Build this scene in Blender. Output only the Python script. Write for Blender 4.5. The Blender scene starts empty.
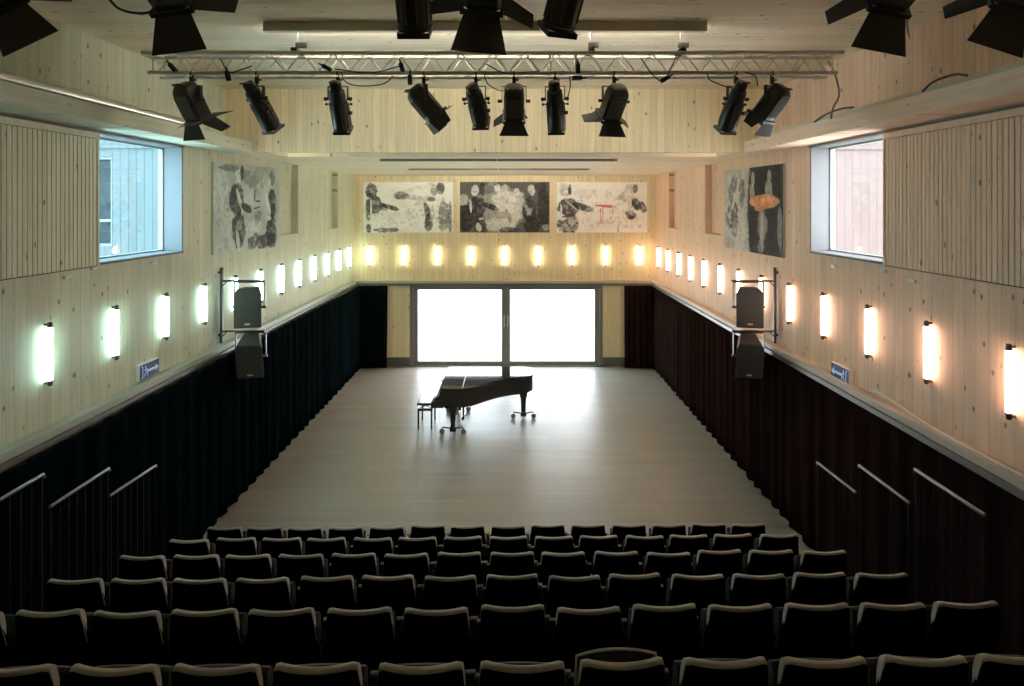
import bpy, bmesh, math, random
import numpy as np
from mathutils import Vector, Matrix, Euler
random.seed(7)
C = bpy.context.scene.collection
S = bpy.context.scene
PI = math.pi
R = math.radians
F, CX, CY, H = 600.0, 511.0, 205.0, 4.8      # focal length (px), vanishing point, eye height
def W(px, py, d):
    return Vector(((px-CX)*d/F, d, H+(CY-py)*d/F))

# ------------------------------------------------------------------ materials
def mat(name):
    m = bpy.data.materials.new(name); m.use_nodes = True
    nt = m.node_tree; b = nt.nodes['Principled BSDF']
    return m, nt, b
def simple(name, col, rough=.5, metal=0, noise=0, nscale=20, spec=None, sheen=0, coat=0):
    m, nt, b = mat(name)
    b.inputs['Base Color'].default_value = (*col, 1)
    b.inputs['Roughness'].default_value = rough
    b.inputs['Metallic'].default_value = metal
    if spec is not None: b.inputs['Specular IOR Level'].default_value = spec
    if sheen:
        b.inputs['Sheen Weight'].default_value = sheen
        b.inputs['Sheen Roughness'].default_value = .4
    if coat: b.inputs['Coat Weight'].default_value = coat
    if noise:
        tc = nt.nodes.new('ShaderNodeTexCoord'); n = nt.nodes.new('ShaderNodeTexNoise')
        n.inputs['Scale'].default_value = nscale; n.inputs['Detail'].default_value = 4
        nt.links.new(tc.outputs['Object'], n.inputs['Vector'])
        mx = nt.nodes.new('ShaderNodeMix'); mx.data_type = 'RGBA'
        mx.inputs['A'].default_value = (*[c*(1-noise) for c in col], 1)
        mx.inputs['B'].default_value = (*[min(1, c*(1+noise)) for c in col], 1)
        nt.links.new(n.outputs['Fac'], mx.inputs['Factor'])
        nt.links.new(mx.outputs['Result'], b.inputs['Base Color'])
    return m
def math_node(nt, op, a, b=None, c=None):
    n = nt.nodes.new('ShaderNodeMath'); n.operation = op
    for i, v in enumerate((a, b, c)):
        if v is None: continue
        if isinstance(v, (int, float)): n.inputs[i].default_value = v
        else: nt.links.new(v, n.inputs[i])
    return n.outputs[0]
def wood(name, u, v, col, bw, var=.12, groove=.42, knots=.7, rough=.6, gw=.03):
    """boards bw wide across axis u, running along axis v (axes of the room)"""
    m, nt, b = mat(name); L = nt.links
    tc = nt.nodes.new('ShaderNodeTexCoord'); sp = nt.nodes.new('ShaderNodeSeparateXYZ')
    L.new(tc.outputs['Object'], sp.inputs[0])
    U, V = sp.outputs['XYZ'.index(u)], sp.outputs['XYZ'.index(v)]
    ub = math_node(nt, 'DIVIDE', U, bw)
    idx = math_node(nt, 'FLOOR', ub); fr = math_node(nt, 'FRACT', ub)
    wn = nt.nodes.new('ShaderNodeTexWhiteNoise'); wn.noise_dimensions = '1D'; L.new(idx, wn.inputs['W'])
    def comb(a, b2, c):
        n = nt.nodes.new('ShaderNodeCombineXYZ')
        for i, q in enumerate((a, b2, c)):
            if isinstance(q, (int, float)): n.inputs[i].default_value = q
            else: L.new(q, n.inputs[i])
        return n.outputs[0]
    off = math_node(nt, 'MULTIPLY', wn.outputs['Value'], 37.0)
    gv = comb(math_node(nt, 'MULTIPLY', U, 26.0), math_node(nt, 'MULTIPLY', V, 1.3), off)
    gn = nt.nodes.new('ShaderNodeTexNoise'); gn.inputs['Scale'].default_value = 1; gn.inputs['Detail'].default_value = 5
    gn.inputs['Distortion'].default_value = .6
    L.new(gv, gn.inputs['Vector'])
    kv = comb(math_node(nt, 'MULTIPLY', U, 9.0), math_node(nt, 'MULTIPLY', V, 5.0), off)
    vo = nt.nodes.new('ShaderNodeTexVoronoi'); vo.inputs['Scale'].default_value = 1
    L.new(kv, vo.inputs['Vector'])
    sc = nt.nodes.new('ShaderNodeSeparateColor'); L.new(vo.outputs['Color'], sc.inputs[0])
    kmask = math_node(nt, 'GREATER_THAN', sc.outputs[0], .62)
    kn = nt.nodes.new('ShaderNodeMapRange'); kn.inputs['From Min'].default_value = .19; kn.inputs['From Max'].default_value = .08
    L.new(vo.outputs['Distance'], kn.inputs['Value'])
    kf = math_node(nt, 'MULTIPLY', math_node(nt, 'MULTIPLY', kn.outputs[0], kmask), knots)
    # brightness factor
    br = math_node(nt, 'ADD', math_node(nt, 'MULTIPLY', wn.outputs['Value'], var), 1-var/2)
    gr = math_node(nt, 'MULTIPLY_ADD', gn.outputs['Fac'], .44, .78)
    br = math_node(nt, 'MULTIPLY', br, gr)
    dist = math_node(nt, 'ABSOLUTE', math_node(nt, 'SUBTRACT', fr, .5))
    gl = nt.nodes.new('ShaderNodeMapRange'); gl.inputs['From Min'].default_value = .5-gw; gl.inputs['From Max'].default_value = .5
    L.new(dist, gl.inputs['Value'])
    br = math_node(nt, 'MULTIPLY', br, math_node(nt, 'SUBTRACT', 1.0, math_node(nt, 'MULTIPLY', gl.outputs[0], groove)))
    mx = nt.nodes.new('ShaderNodeMix'); mx.data_type = 'RGBA'; mx.blend_type = 'MULTIPLY'
    mx.inputs['Factor'].default_value = 1; mx.inputs['A'].default_value = (*col, 1)
    cb = comb(br, br, br); L.new(cb, mx.inputs['B'])
    m2 = nt.nodes.new('ShaderNodeMix'); m2.data_type = 'RGBA'
    m2.inputs['B'].default_value = (.16, .075, .03, 1)
    L.new(kf, m2.inputs['Factor']); L.new(mx.outputs['Result'], m2.inputs['A'])
    L.new(m2.outputs['Result'], b.inputs['Base Color'])
    b.inputs['Roughness'].default_value = rough
    b.inputs['Specular IOR Level'].default_value = .25
    return m
def emit(name, col, st):
    m, nt, b = mat(name)
    b.inputs['Base Color'].default_value = (*col, 1)
    b.inputs['Emission Color'].default_value = (*col, 1); b.inputs['Emission Strength'].default_value = st
    return m
def glass(name, tint, refl=.06):
    m, nt, b = mat(name); nt.nodes.remove(b)
    t = nt.nodes.new('ShaderNodeBsdfTransparent'); t.inputs[0].default_value = (*tint, 1)
    g = nt.nodes.new('ShaderNodeBsdfGlossy'); g.inputs['Roughness'].default_value = .02
    mx = nt.nodes.new('ShaderNodeMixShader'); mx.inputs[0].default_value = refl
    nt.links.new(t.outputs[0], mx.inputs[1]); nt.links.new(g.outputs[0], mx.inputs[2])
    nt.links.new(mx.outputs[0], nt.nodes['Material Output'].inputs[0])
    return m
SPR = (.73, .63, .47)
M = {}
M['wood_left'] = wood('spruce_boards_left', 'Y', 'Z', (.60, .65, .50), .145, knots=.8)  # cool colour cast of the left side painted into the spruce
M['wood_right'] = wood('spruce_boards_right', 'Y', 'Z', (.82, .565, .41), .145, knots=.8)  # warm colour cast of the right side painted into the spruce
M['wood_back'] = wood('spruce_boards_back', 'X', 'Z', (.78, .66, .42), .125, knots=.8)
M['wood_ceil'] = wood('spruce_boards_ceiling', 'Y', 'X', (.88, .80, .63), .12, groove=.4)
M['beam_left'] = wood('spruce_beam_left', 'Z', 'Y', (.58, .64, .5), .6, groove=0)  # same cool cast mixed into the left beam colour
M['beam_right'] = wood('spruce_beam_right', 'Z', 'Y', (.84, .64, .5), .6, groove=0)  # same warm cast mixed into the right beam colour
M['wood_beam_x'] = wood('spruce_beam_across', 'Z', 'X', SPR, .6, groove=0)
M['slat_left'] = wood('spruce_slats_left', 'Y', 'Z', (.70, .73, .57), .06, groove=0, var=.07)  # left slats: cool cast put into the wood colour
M['slat_right'] = wood('spruce_slats_right', 'Y', 'Z', (.88, .63, .46), .06, groove=0, var=.07)  # right slats: warm cast put into the wood colour
M['trim'] = simple('painted_ledge', (.45, .42, .34), .45)
M['trim_left'] = simple('painted_ledge_left', (.38, .42, .37), .45)  # ledge colour shifted to carry the cool cast of the left side
M['trim_right'] = simple('painted_ledge_right', (.52, .43, .36), .45)  # ledge colour shifted to carry the warm cast of the right side
M['track'] = simple('curtain_track_metal', (.16, .155, .15), .4, .6)
M['dark_gap'] = simple('shadow_gap', (.008, .007, .006), .8)
M['curtain'] = simple('black_velvet', (.010, .009, .0085), .9, spec=.0)
M['curtain_left'] = simple('black_velvet_cool_cast', (.0025, .0055, .0065), .9, spec=.0)  # black velvet with the cool cast of the left side painted in
M['curtain_right'] = simple('black_velvet_warm_cast', (.015, .0075, .0065), .9, spec=.0)  # black velvet with the warm cast of the right side painted in
M['frame_grey'] = simple('grey_window_metal', (.19, .19, .17), .45, .2)
M['frame_pale'] = simple('pale_window_lining', (.16, .18, .19), .6)
M['glass'] = glass('clear_pane', (.96, .98, .98))
M['glass_blue'] = glass('bluish_pane', (.80, .93, .97))
M['steel'] = simple('brushed_steel', (.75, .74, .7), .28, 1)
M['alu'] = simple('truss_aluminium', (.72, .69, .62), .55, .25, noise=.1)
M['black_metal'] = simple('black_lamp_metal', (.035, .034, .034), .36, 0, spec=.5)
M['black_matt'] = simple('black_matt_leaf', (.03, .028, .027), .6)
M['grey_rib'] = simple('charcoal_ribbed_metal', (.11, .107, .1), .45)
M['lens'] = simple('lamp_lens', (.05, .05, .055), .08, spec=.8)
M['cable'] = simple('black_cable', (.012, .012, .012), .5)
M['cable_grey'] = simple('grey_cable', (.25, .23, .2), .5)
M['piano'] = simple('black_piano_lacquer', (.006, .006, .007), .06, spec=.6, coat=.6)
M['leather'] = simple('black_leather', (.01, .01, .01), .2, spec=.6)
M['brass'] = simple('caster_metal', (.4, .38, .33), .3, 1)
M['speaker'] = simple('black_speaker_paint', (.05, .05, .05), .55, noise=.2, nscale=60)
M['speaker_grille'] = simple('speaker_grille', (.05, .05, .049), .7)
M['badge'] = simple('pale_badge', (.6, .6, .6), .4)
M['fabric'] = simple('grey_seat_fabric', (.44, .42, .40), .85, noise=.25, nscale=140, sheen=.1)
M['seat_dark'] = simple('dark_seat_fabric', (.008, .0075, .007), .85)
M['shell'] = simple('black_seat_back', (.002, .002, .0022), .8, spec=.02)
M['arm'] = simple('grey_armrest', (.16, .155, .15), .5)
M['black_floor'] = simple('black_tribune_floor', (.004, .004, .004), .9, spec=.02)
M['rail'] = simple('steel_handrail', (.2, .2, .195), .4, .5)
M['wire'] = simple('thin_wire_baluster', (.03, .03, .03), .5, .5)
M['lamp_cap'] = simple('tube_holder', (.12, .1, .07), .5)
M['white_clip'] = simple('white_plastic', (.75, .75, .72), .5)
M['fixture_dark'] = simple('dark_light_profile', (.2, .19, .17), .5)
M['fixture'] = simple('grey_light_profile', (.6, .57, .48), .5)
M['fill_glow'] = emit('added_fill_glow', (1, .95, .86), 40); M['fill_glow2'] = emit('added_fill_glow_low', (1, .95, .86), 150)  # added fill glow, turned from the hall, brightens walls and seat rims
M['cladding_l'] = wood('white_cladding_left', 'X', 'Z', (.085, .10, .105), .147, var=.08, groove=.8, knots=0, gw=.06)
M['cladding_r'] = wood('white_cladding_right', 'X', 'Z', (.115, .10, .10), .147, var=.08, groove=.6, knots=0, gw=.06)
M['ground'] = simple('pale_gravel', (.8, .79, .76), .9, noise=.05, nscale=4)
M['skirt'] = simple('dark_skirting', (.1, .105, .1), .5)
M['sign_blue'] = emit('sign_blue', (.015, .03, .11), .12)
M['sign_white'] = emit('sign_white', (.4, .55, .75), .22)
M['tube_l'] = emit('tube_cool', (.66, 1.0, .93), 16)
M['tube_r'] = emit('tube_warm', (1.0, .68, .53), 16)
M['tube_b'] = emit('tube_yellow', (1.0, .86, .56), 18)
def floor_mat():
    m, nt, b = mat('grey_stage_floor'); L = nt.links
    tc = nt.nodes.new('ShaderNodeTexCoord')
    br = nt.nodes.new('ShaderNodeTexBrick'); br.inputs['Scale'].default_value = 1
    br.inputs['Brick Width'].default_value = 1.6; br.inputs['Row Height'].default_value = .14
    br.inputs['Mortar Size'].default_value = .003
    br.inputs['Color1'].default_value = (.265, .252, .222, 1); br.inputs['Color2'].default_value = (.30, .285, .25, 1)
    br.inputs['Mortar'].default_value = (.19, .18, .165, 1)
    L.new(tc.outputs['Object'], br.inputs['Vector'])
    n = nt.nodes.new('ShaderNodeTexNoise'); n.inputs['Scale'].default_value = 1.1; n.inputs['Detail'].default_value = 6
    L.new(tc.outputs['Object'], n.inputs['Vector'])
    mr = nt.nodes.new('ShaderNodeMapRange'); mr.inputs['To Min'].default_value = .3; mr.inputs['To Max'].default_value = .46
    L.new(n.outputs['Fac'], mr.inputs['Value']); L.new(mr.outputs[0], b.inputs['Roughness'])
    mx = nt.nodes.new('ShaderNodeMix'); mx.data_type = 'RGBA'; mx.blend_type = 'OVERLAY'; mx.inputs['Factor'].default_value = .25
    L.new(br.outputs['Color'], mx.inputs['A']); L.new(n.outputs['Color'], mx.inputs['B'])
    L.new(br.outputs['Color'], b.inputs['Base Color'])
    b.inputs['Specular IOR Level'].default_value = .34
    return m
M['floor'] = floor_mat()

# ------------------------------------------------------------------ mesh builder
class MB:
    def __init__(s, mtx=None): s.v = []; s.f = []; s.M = mtx or Matrix()
    def add(s, vs, fs, mtx=None):
        o = len(s.v); T = s.M @ mtx if mtx is not None else s.M
        s.v += [T @ Vector(v) for v in vs]; s.f += [tuple(i+o for i in f) for f in fs]; return s
    def box(s, a, b, mtx=None):
        x0, y0, z0 = a; x1, y1, z1 = b
        vs = [(x0,y0,z0),(x1,y0,z0),(x1,y1,z0),(x0,y1,z0),(x0,y0,z1),(x1,y0,z1),(x1,y1,z1),(x0,y1,z1)]
        return s.add(vs, [(0,3,2,1),(4,5,6,7),(0,1,5,4),(1,2,6,5),(2,3,7,6),(3,0,4,7)], mtx)
    def cyl(s, p, q, r, r2=None, n=10, mtx=None):
        p, q = Vector(p), Vector(q); r2 = r if r2 is None else r2
        d = (q-p).normalized(); a = d.orthogonal().normalized(); b = d.cross(a)
        vs = []
        for k in range(n):
            t = 2*PI*k/n; e = a*math.cos(t)+b*math.sin(t)
            vs += [p+e*r, q+e*r2]
        fs = [(2*k, 2*((k+1) % n), 2*((k+1) % n)+1, 2*k+1) for k in range(n)]
        fs += [tuple(2*k for k in range(n))[::-1], tuple(2*k+1 for k in range(n))]
        return s.add(vs, fs, mtx)
    def path(s, pts, r, n=6, mtx=None):
        pts = [Vector(p) for p in pts]
        vs, fs = [], []; a = None
        for i, p in enumerate(pts):
            d = (pts[min(i+1, len(pts)-1)]-pts[max(i-1, 0)]).normalized()
            a = d.orthogonal().normalized() if a is None else (a-d*a.dot(d)).normalized()
            b = d.cross(a)
            vs += [p+(a*math.cos(2*PI*k/n)+b*math.sin(2*PI*k/n))*r for k in range(n)]
        for i in range(len(pts)-1):
            for k in range(n):
                k2 = (k+1) % n; fs.append((i*n+k, i*n+k2, (i+1)*n+k2, (i+1)*n+k))
        fs += [tuple(range(n))[::-1], tuple((len(pts)-1)*n+k for k in range(n))]
        return s.add(vs, fs, mtx)
    def lathe(s, prof, n=16, mtx=None):          # prof: (r, z)
        vs, fs = [], []
        for r, z in prof:
            vs += [(r*math.cos(2*PI*k/n), r*math.sin(2*PI*k/n), z) for k in range(n)]
        for i in range(len(prof)-1):
            for k in range(n):
                k2 = (k+1) % n; fs.append((i*n+k, i*n+k2, (i+1)*n+k2, (i+1)*n+k))
        fs += [tuple(range(n))[::-1], tuple((len(prof)-1)*n+k for k in range(n))]
        return s.add(vs, fs, mtx)
    def prism(s, poly, z0, z1, mtx=None):
        n = len(poly)
        vs = [(x, y, z0) for x, y in poly]+[(x, y, z1) for x, y in poly]
        fs = [(k, (k+1) % n, (k+1) % n+n, k+n) for k in range(n)]+[tuple(range(n))[::-1], tuple(range(n, 2*n))]
        return s.add(vs, fs, mtx)
    def loft(s, secs, mtx=None, cap=True):       # sections: closed rings of equal length
        n = len(secs[0]); vs = [v for sec in secs for v in sec]; fs = []
        for i in range(len(secs)-1):
            for k in range(n):
                k2 = (k+1) % n; fs.append((i*n+k, i*n+k2, (i+1)*n+k2, (i+1)*n+k))
        if cap: fs += [tuple(range(n))[::-1], tuple((len(secs)-1)*n+k for k in range(n))]
        return s.add(vs, fs, mtx)
    def build(s, name, m, parent=None, bevel=0, smooth=True, seg=2):
        me = bpy.data.meshes.new(name); me.from_pydata([tuple(v) for v in s.v], [], s.f)
        bm = bmesh.new(); bm.from_mesh(me); bmesh.ops.recalc_face_normals(bm, faces=bm.faces); bm.to_mesh(me); bm.free()
        me.materials.append(m); me.update()
        if smooth:
            me.shade_smooth(); me.set_sharp_from_angle(angle=R(38))
        o = bpy.data.objects.new(name, me); C.objects.link(o)
        if parent: o.parent = parent
        if bevel:
            b = o.modifiers.new('edge', 'BEVEL'); b.width = bevel; b.segments = seg; b.limit_method = 'ANGLE'; b.angle_limit = R(40)
        return o
def empty(name, loc=(0,0,0), rz=0):
    o = bpy.data.objects.new(name, None); C.objects.link(o); o.location = loc; o.rotation_euler = (0,0,rz)
    o.empty_display_size = .1; return o
def tag(o, label, cat, group=None, kind=None):
    o['label'] = label; o['category'] = cat
    if group: o['group'] = group
    if kind: o['kind'] = kind
    return o
def struct(o, label=None, cat=None):
    o['kind'] = 'structure'
    if label: o['label'] = label
    if cat: o['category'] = cat
    return o
def curve_pts(pts, n=8):
    """smooth path through points"""
    P = [Vector(p) for p in pts]; P = [P[0]*2-P[1]]+P+[P[-1]*2-P[-2]]; out = []
    for i in range(1, len(P)-2):
        for k in range(n):
            t = k/n; a, b, c, d = P[i-1], P[i], P[i+1], P[i+2]
            out.append(.5*((2*b)+(c-a)*t+(2*a-5*b+4*c-d)*t*t+(3*b-a-3*c+d)*t**3))
    out.append(P[-2]); return out
ORD = ['zeroth','first','second','third','fourth','fifth','sixth','seventh','eighth','ninth','tenth','eleventh','twelfth','thirteenth','fourteenth']

# ------------------------------------------------------------------ the room
XL, XR, YB, YN = -4.68, 4.27, 17.8, -2.2      # side walls, back wall, wall behind the eye
ZT = 2.46                                     # underside of ledge above curtains
ZC, ZU = 5.68, 6.69                           # lower and upper ceilings
YK = 9.76                                     # bulkhead front
struct(MB().box((XL-.4, YN-.3, -.25), (XR+.4, YB+.4, 0)).build('floor', M['floor'], smooth=False), 'matt grey stage floor in front of the black seats', 'floor')

def side_wall(name, x, sgn, label):
    """x: inner plane, thickness away from the room (sgn)"""
    ys = [YN, 6.55, 8.55, 12.2, 13.2, 15.3, 16.2, YB+.4]
    zs = [0, 4.12, 4.18, 5.64, ZC, ZU+.3]
    mb = MB()
    for i in range(len(ys)-1):
        for j in range(len(zs)-1):
            t = .32
            win = (i == 1 and j in (1, 2)); niche = (i in (3, 5) and j in (2, 3))
            if win: continue
            x0 = x+sgn*(.14 if niche else 0); x1 = x+sgn*t
            mb.box((min(x0, x1), ys[i], zs[j]), (max(x0, x1), ys[i+1], zs[j+1]))
    return struct(mb.build(name, M['wood_left' if sgn < 0 else 'wood_right'], smooth=False), label, 'wall')
side_wall('wall_left', XL, -1, 'left wall of pale upright spruce boards')
side_wall('wall_right', XR, 1, 'right wall of pale upright spruce boards')
mb = MB()
dx0, dx1, dz = -3.0, 2.72, 2.47
mb.box((XL, YB, 0), (dx0, YB+.35, dz)).box((dx1, YB, 0), (XR, YB+.35, dz)).box((XL, YB, dz), (XR, YB+.35, ZC+.1))
struct(mb.build('wall_back', M['wood_back'], smooth=False), 'back wall of pale boards around the glass doors', 'wall')
struct(MB().box((XL-.32, YN-.3, 0), (XR+.32, YN, ZU+.3)).build('wall_near', M['wood_back'], smooth=False), 'board wall behind the audience', 'wall')
# lower ceiling over the stage with a long slot behind the bulkhead
mb = MB()
sx0, sx1, sy0, sy1 = -4.08, 3.76, 9.93, 10.95
YC = YK+.17
mb.box((XL, YC, ZC), (sx0, YB+.3, ZC+.12)).box((sx1, YC, ZC), (XR, YB+.3, ZC+.12))
mb.box((sx0, sy1, ZC), (sx1, YB+.3, ZC+.12)).box((sx0, YC, ZC+.5), (sx1, sy1, ZC+.6))
mb.box((sx0, sy1, ZC+.12), (sx1, sy1+.1, ZC+.6))
struct(mb.build('ceiling', M['wood_ceil'], smooth=False), 'low board ceiling above the stage', 'ceiling')
struct(MB().box((XL-.32, YN-.3, ZU), (XR+.32, YK+.3, ZU+.2)).build('ceiling_upper', M['wood_ceil'], smooth=False), 'high board ceiling above the audience', 'ceiling')
struct(MB().box((XL, YK, ZC-.02), (XR, YK+.17, ZU)).build('wall_bulkhead', M['wood_back'], smooth=False), 'board bulkhead between high and low ceiling', 'wall')
# side ledges (soffit beams) under the high ceiling
for side, xa, xb in (('left', XL, -4.21), ('right', 3.79, XR)):
    o = MB().box((min(xa, xb), YN, 5.65), (max(xa, xb), YK, 5.83)).build('trim_ledge_'+side, M['beam_'+side], bevel=.006)
    struct(o, side+' wooden ledge beam under the high wall', 'trim')
# ledges + curtain tracks above the curtains
for side, xa, xb in (('left', XL, XL+.13), ('right', XR-.13, XR)):
    a, b = min(xa, xb), max(xa, xb)
    o = MB().box((a, YN, ZT+.03), (b, YB, ZT+.11)).build('trim_track_'+side, M['trim_'+side], bevel=.004)
    struct(o, side+' pale ledge strip above the black curtain', 'trim')
    x2 = xb if side == 'left' else xa
    MB().box((x2-.03, YN, ZT-.03), (x2+.03, YB-.1, ZT+.03)).build('curtain_track', M['track'], o)
o = MB().box((XL+.13, YB-.13, ZT+.03), (XR-.13, YB, ZT+.11)).build('trim_track_back', M['trim'], bevel=.004)
struct(o, 'pale ledge strip above the glass doors', 'trim')
MB().box((XL+.2, YB-.13, ZT-.03), (XR-.2, YB-.08, ZT+.03)).build('curtain_track', M['track'], o)
# skirting beside the doors
for side, a, b in (('left', XL+.9, dx0), ('right', dx1, XR-.8)):
    struct(MB().box((a, YB-.03, .02), (b, YB, .28)).build('baseboard_'+side, M['skirt'], bevel=.004), 'dark skirting board '+side+' of the glass doors', 'baseboard')

# glass sliding doors in the back wall
def door_leaf(name, x0, x1, hx, label):
    r = empty(name, ((x0+x1)/2, YB+.1, 0)); struct(r, label, 'door')
    cx = (x0+x1)/2; w = (x1-x0)/2; y0, y1 = -.04, .04; zt = 2.37; st = .13
    mb = MB().box((-w, y0, .03), (-w+st, y1, zt)).box((w-st, y0, .03), (w, y1, zt))
    mb.box((-w+st, y0, zt-.1), (w-st, y1, zt)).box((-w+st, y0, .03), (w-st, y1, .15))
    mb.build('door_frame', M['frame_grey'], r, bevel=.006)
    MB().box((-w+st, -.012, .15), (w-st, .012, zt-.1)).build('glass_pane', M['glass'], r)
    hb = MB().path(curve_pts([(hx-cx, y0, 1.2), (hx-cx, y0-.06, 1.22), (hx-cx, y0-.06, 1.48), (hx-cx, y0, 1.5)]), .014)
    hb.build('door_handle', M['steel'], r)
    return r
door_leaf('door_1', dx0+.1, -.15, -.20, 'left leaf of the white glowing glass doors')
door_leaf('door_2', -.15, dx1-.1, -.10, 'right leaf of the white glowing glass doors')
mb = MB().box((dx0, YB-.02, 0), (dx0+.1, YB+.3, dz)).box((dx1-.1, YB-.02, 0), (dx1, YB+.3, dz)).box((dx0+.1, YB-.02, 2.37), (dx1-.1, YB+.3, dz)).box((dx0+.1, YB-.02, 0), (dx1-.1, YB+.3, .03))
struct(mb.build('trim_1', M['frame_grey'], bevel=.005), 'grey outer frame around the glass doors', 'trim')

# side windows: lining, pane, and the sliding slatted shutters
def side_window(n, side, x, sgn, g):
    r = empty('window_%d' % n, (x, 7.55, 4.12)); struct(r, side+' window with pale lining beside the slatted shutter', 'window')
    y0, y1, z0, z1 = -1.0, 1.0, 0, 1.52; t = .03; d = .32*sgn
    def bx(mb, xa, xb, ya, yb, za, zb): mb.box((min(xa, xb), ya, za), (max(xa, xb), yb, zb))
    mb = MB(); e = .006*-sgn
    bx(mb, e, d, y0, y0+t, z0, z1); bx(mb, e, d, y1-t, y1, z0, z1); bx(mb, e, d, y0+t, y1-t, z1-t, z1)
    mb.build('window_lining', M['frame_pale'], r)
    mb = MB(); bx(mb, -.03*sgn, d, y0+t, y1-t, z0, z0+t); mb.build('window_sill', M['frame_pale'], r)
    mb = MB(); f0, f1 = d*.8, d
    for (ya, yb, za, zb) in ((y0+t, y0+t+.02, t, z1-t), (y1-t-.02, y1-t, t, z1-t), (y0+t, y1-t, t, t+.02), (y0+t, y1-t, z1-t-.02, z1-t)): bx(mb, f0, f1, ya, yb, za, zb)
    mb.build('window_frame', simple('window_frame_'+side, (.3, .33, .34), .5), r)
    mb = MB(); bx(mb, d*.88, d*.92, y0+t, y1-t, t, z1-t); mb.build('glass_pane', g, r)
side_window(1, 'left', XL, -1, M['glass_blue'])
side_window(2, 'right', XR, 1, M['glass'])
def shutter(side, x, sgn):
    r = empty('slatted_shutter', (x, 5.2, 4.12))
    tag(r, 'slatted spruce sliding shutter beside the %s window' % side, 'shutter')
    y0, y1, z0, z1 = -1.75, 1.56 if side == 'left' else 1.62, -.01, 1.49
    i = -sgn
    def bx(mb, xa, xb, ya, yb, za, zb): mb.box((min(xa*i, xb*i), ya, za), (max(xa*i, xb*i), yb, zb))
    mb = MB(); bx(mb, .012, .03, y0, y1, z0, z1); mb.build('backing_board', M['dark_gap'], r)
    mb = MB(); y = y0+.03; 
    while y < y1-.04:
        bx(mb, .03, .040, y+.005, min(y+.055, y1-.03), z0+.01, z1-.07); y += .06
    mb.build('slats', M['slat_'+side], r)
    mb = MB(); bx(mb, .03, .044, y0, y1, z1-.065, z1); bx(mb, .03, .044, y0, y0+.03, z0, z1-.065); bx(mb, .03, .044, y1-.03, y1, z0, z1-.065)
    mb.build('edge_frame', M['slat_'+side], r)
    mb = MB(); bx(mb, .0, .03, y0-.4, 3.35, z1+.005, z1+.03); mb.build('sliding_rail', M['track'], r)
shutter('left', XL, -1); shutter('right', XR, 1)

# outside: pale ground and the white-clad wings seen through the windows
struct(MB().box((-40, -30, -.5), (40, 60, -.26)).build('ground', M['ground'], smooth=False), 'pale ground outside the glass doors', 'ground')
r = empty('white_wing', (-7.6, 11, -.26)); tag(r, 'white board-clad building wing outside the left window', 'building')
mb = MB().box((-4, 0, 0), (-.15, .3, 9)).box((.28, 0, 0), (2.57, .3, 9)).box((-.15, 0, 0), (.28, .3, 4.3)).box((-.15, 0, 5.95), (.28, .3, 9))
mb.build('cladding', M['cladding_l'], r, smooth=False)
MB().box((-4, -.04, 6.1), (2.57, 0, 6.16)).build('cornice', M['cladding_l'], r)
wf = MB().box((-.15, .05, 4.3), (-.1, .2, 5.95)).box((.23, .05, 4.3), (.28, .2, 5.95)).box((-.1, .05, 5.9), (.23, .2, 5.95)).box((-.1, .05, 4.3), (.23, .2, 4.35)).box((-.1, .05, 4.75), (.23, .2, 4.8)).build('window', M['frame_pale'], r)
MB().box((-.1, .1, 4.35), (.23, .14, 5.9)).build('pane', simple('dim_grey_pane', (.03, .042, .048), .7, noise=.7, nscale=5, spec=.05), wf)
r = empty('white_wing', (7.0, 11, -.26)); tag(r, 'white board-clad building wing outside the right window', 'building')
MB().box((-2.38, 0, 0), (4, .3, 9)).build('cladding', M['cladding_r'], r, smooth=False)
MB().box((-2.38, -.04, 6.08), (4, 0, 6.14)).build('cornice', M['cladding_r'], r)

# ------------------------------------------------------------------ black curtains
def curtain(name, p0, p1, nrm, amp, wl, label, seed, m=None, ztop=ZT-.03):
    rnd = random.Random(seed); p0, p1 = Vector(p0), Vector(p1); n = Vector(nrm)
    Ln = (p1-p0).length; d = (p1-p0)/Ln; nc = int(Ln/.03); rows = 7
    ph, f, ar = 0, [], []
    a_, w_ = amp, wl
    for i in range(nc+1):
        if i % 12 == 0: a_ = amp*rnd.uniform(.55, 1.2); w_ = wl*rnd.uniform(.75, 1.3)
        ph += 2*PI*.03/w_; f.append((ph, a_))
    am = [sum(f[max(0, min(nc, i+k))][1] for k in range(-5, 6))/11 for i in range(nc+1)]
    vs, fs = [], []
    for j in range(rows+1):
        t = j/rows; z = .012+(ztop-.012)*t
        for i in range(nc+1):
            s = i/nc*Ln; k = 1-.35*t
            off = am[i]*k*(math.sin(f[i][0])+.25*math.sin(2.3*f[i][0]+1+t))
            p = p0+d*(s+.03*(1-t)*math.sin(f[i][0]*.37))+n*off
            vs.append((p.x, p.y, z+(rnd.uniform(-.006, .006) if 0 < j < 1 else 0)))
    for j in range(rows):
        for i in range(nc): a = j*(nc+1)+i; fs.append((a, a+1, a+nc+2, a+nc+1))
    mb = MB(); mb.add(vs, fs); o = mb.build(name, m or M['curtain'])
    so = o.modifiers.new('cloth', 'SOLIDIFY'); so.thickness = .006
    me = o.data; me.shade_smooth()
    tag(o, label, 'curtain'); return o
curtain('stage_curtain', (-4.49, YN+.1, 0), (-4.43, YB-.22, 0), (1, 0, 0), .032, .34, 'long black curtain along the left wall beside the stage', 1, M['curtain_left'])
curtain('stage_curtain', (4.17, YN+.1, 0), (4.19, YB-.22, 0), (1, 0, 0), .032, .36, 'long black curtain along the right wall beside the stage', 2, M['curtain_right'])
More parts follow.
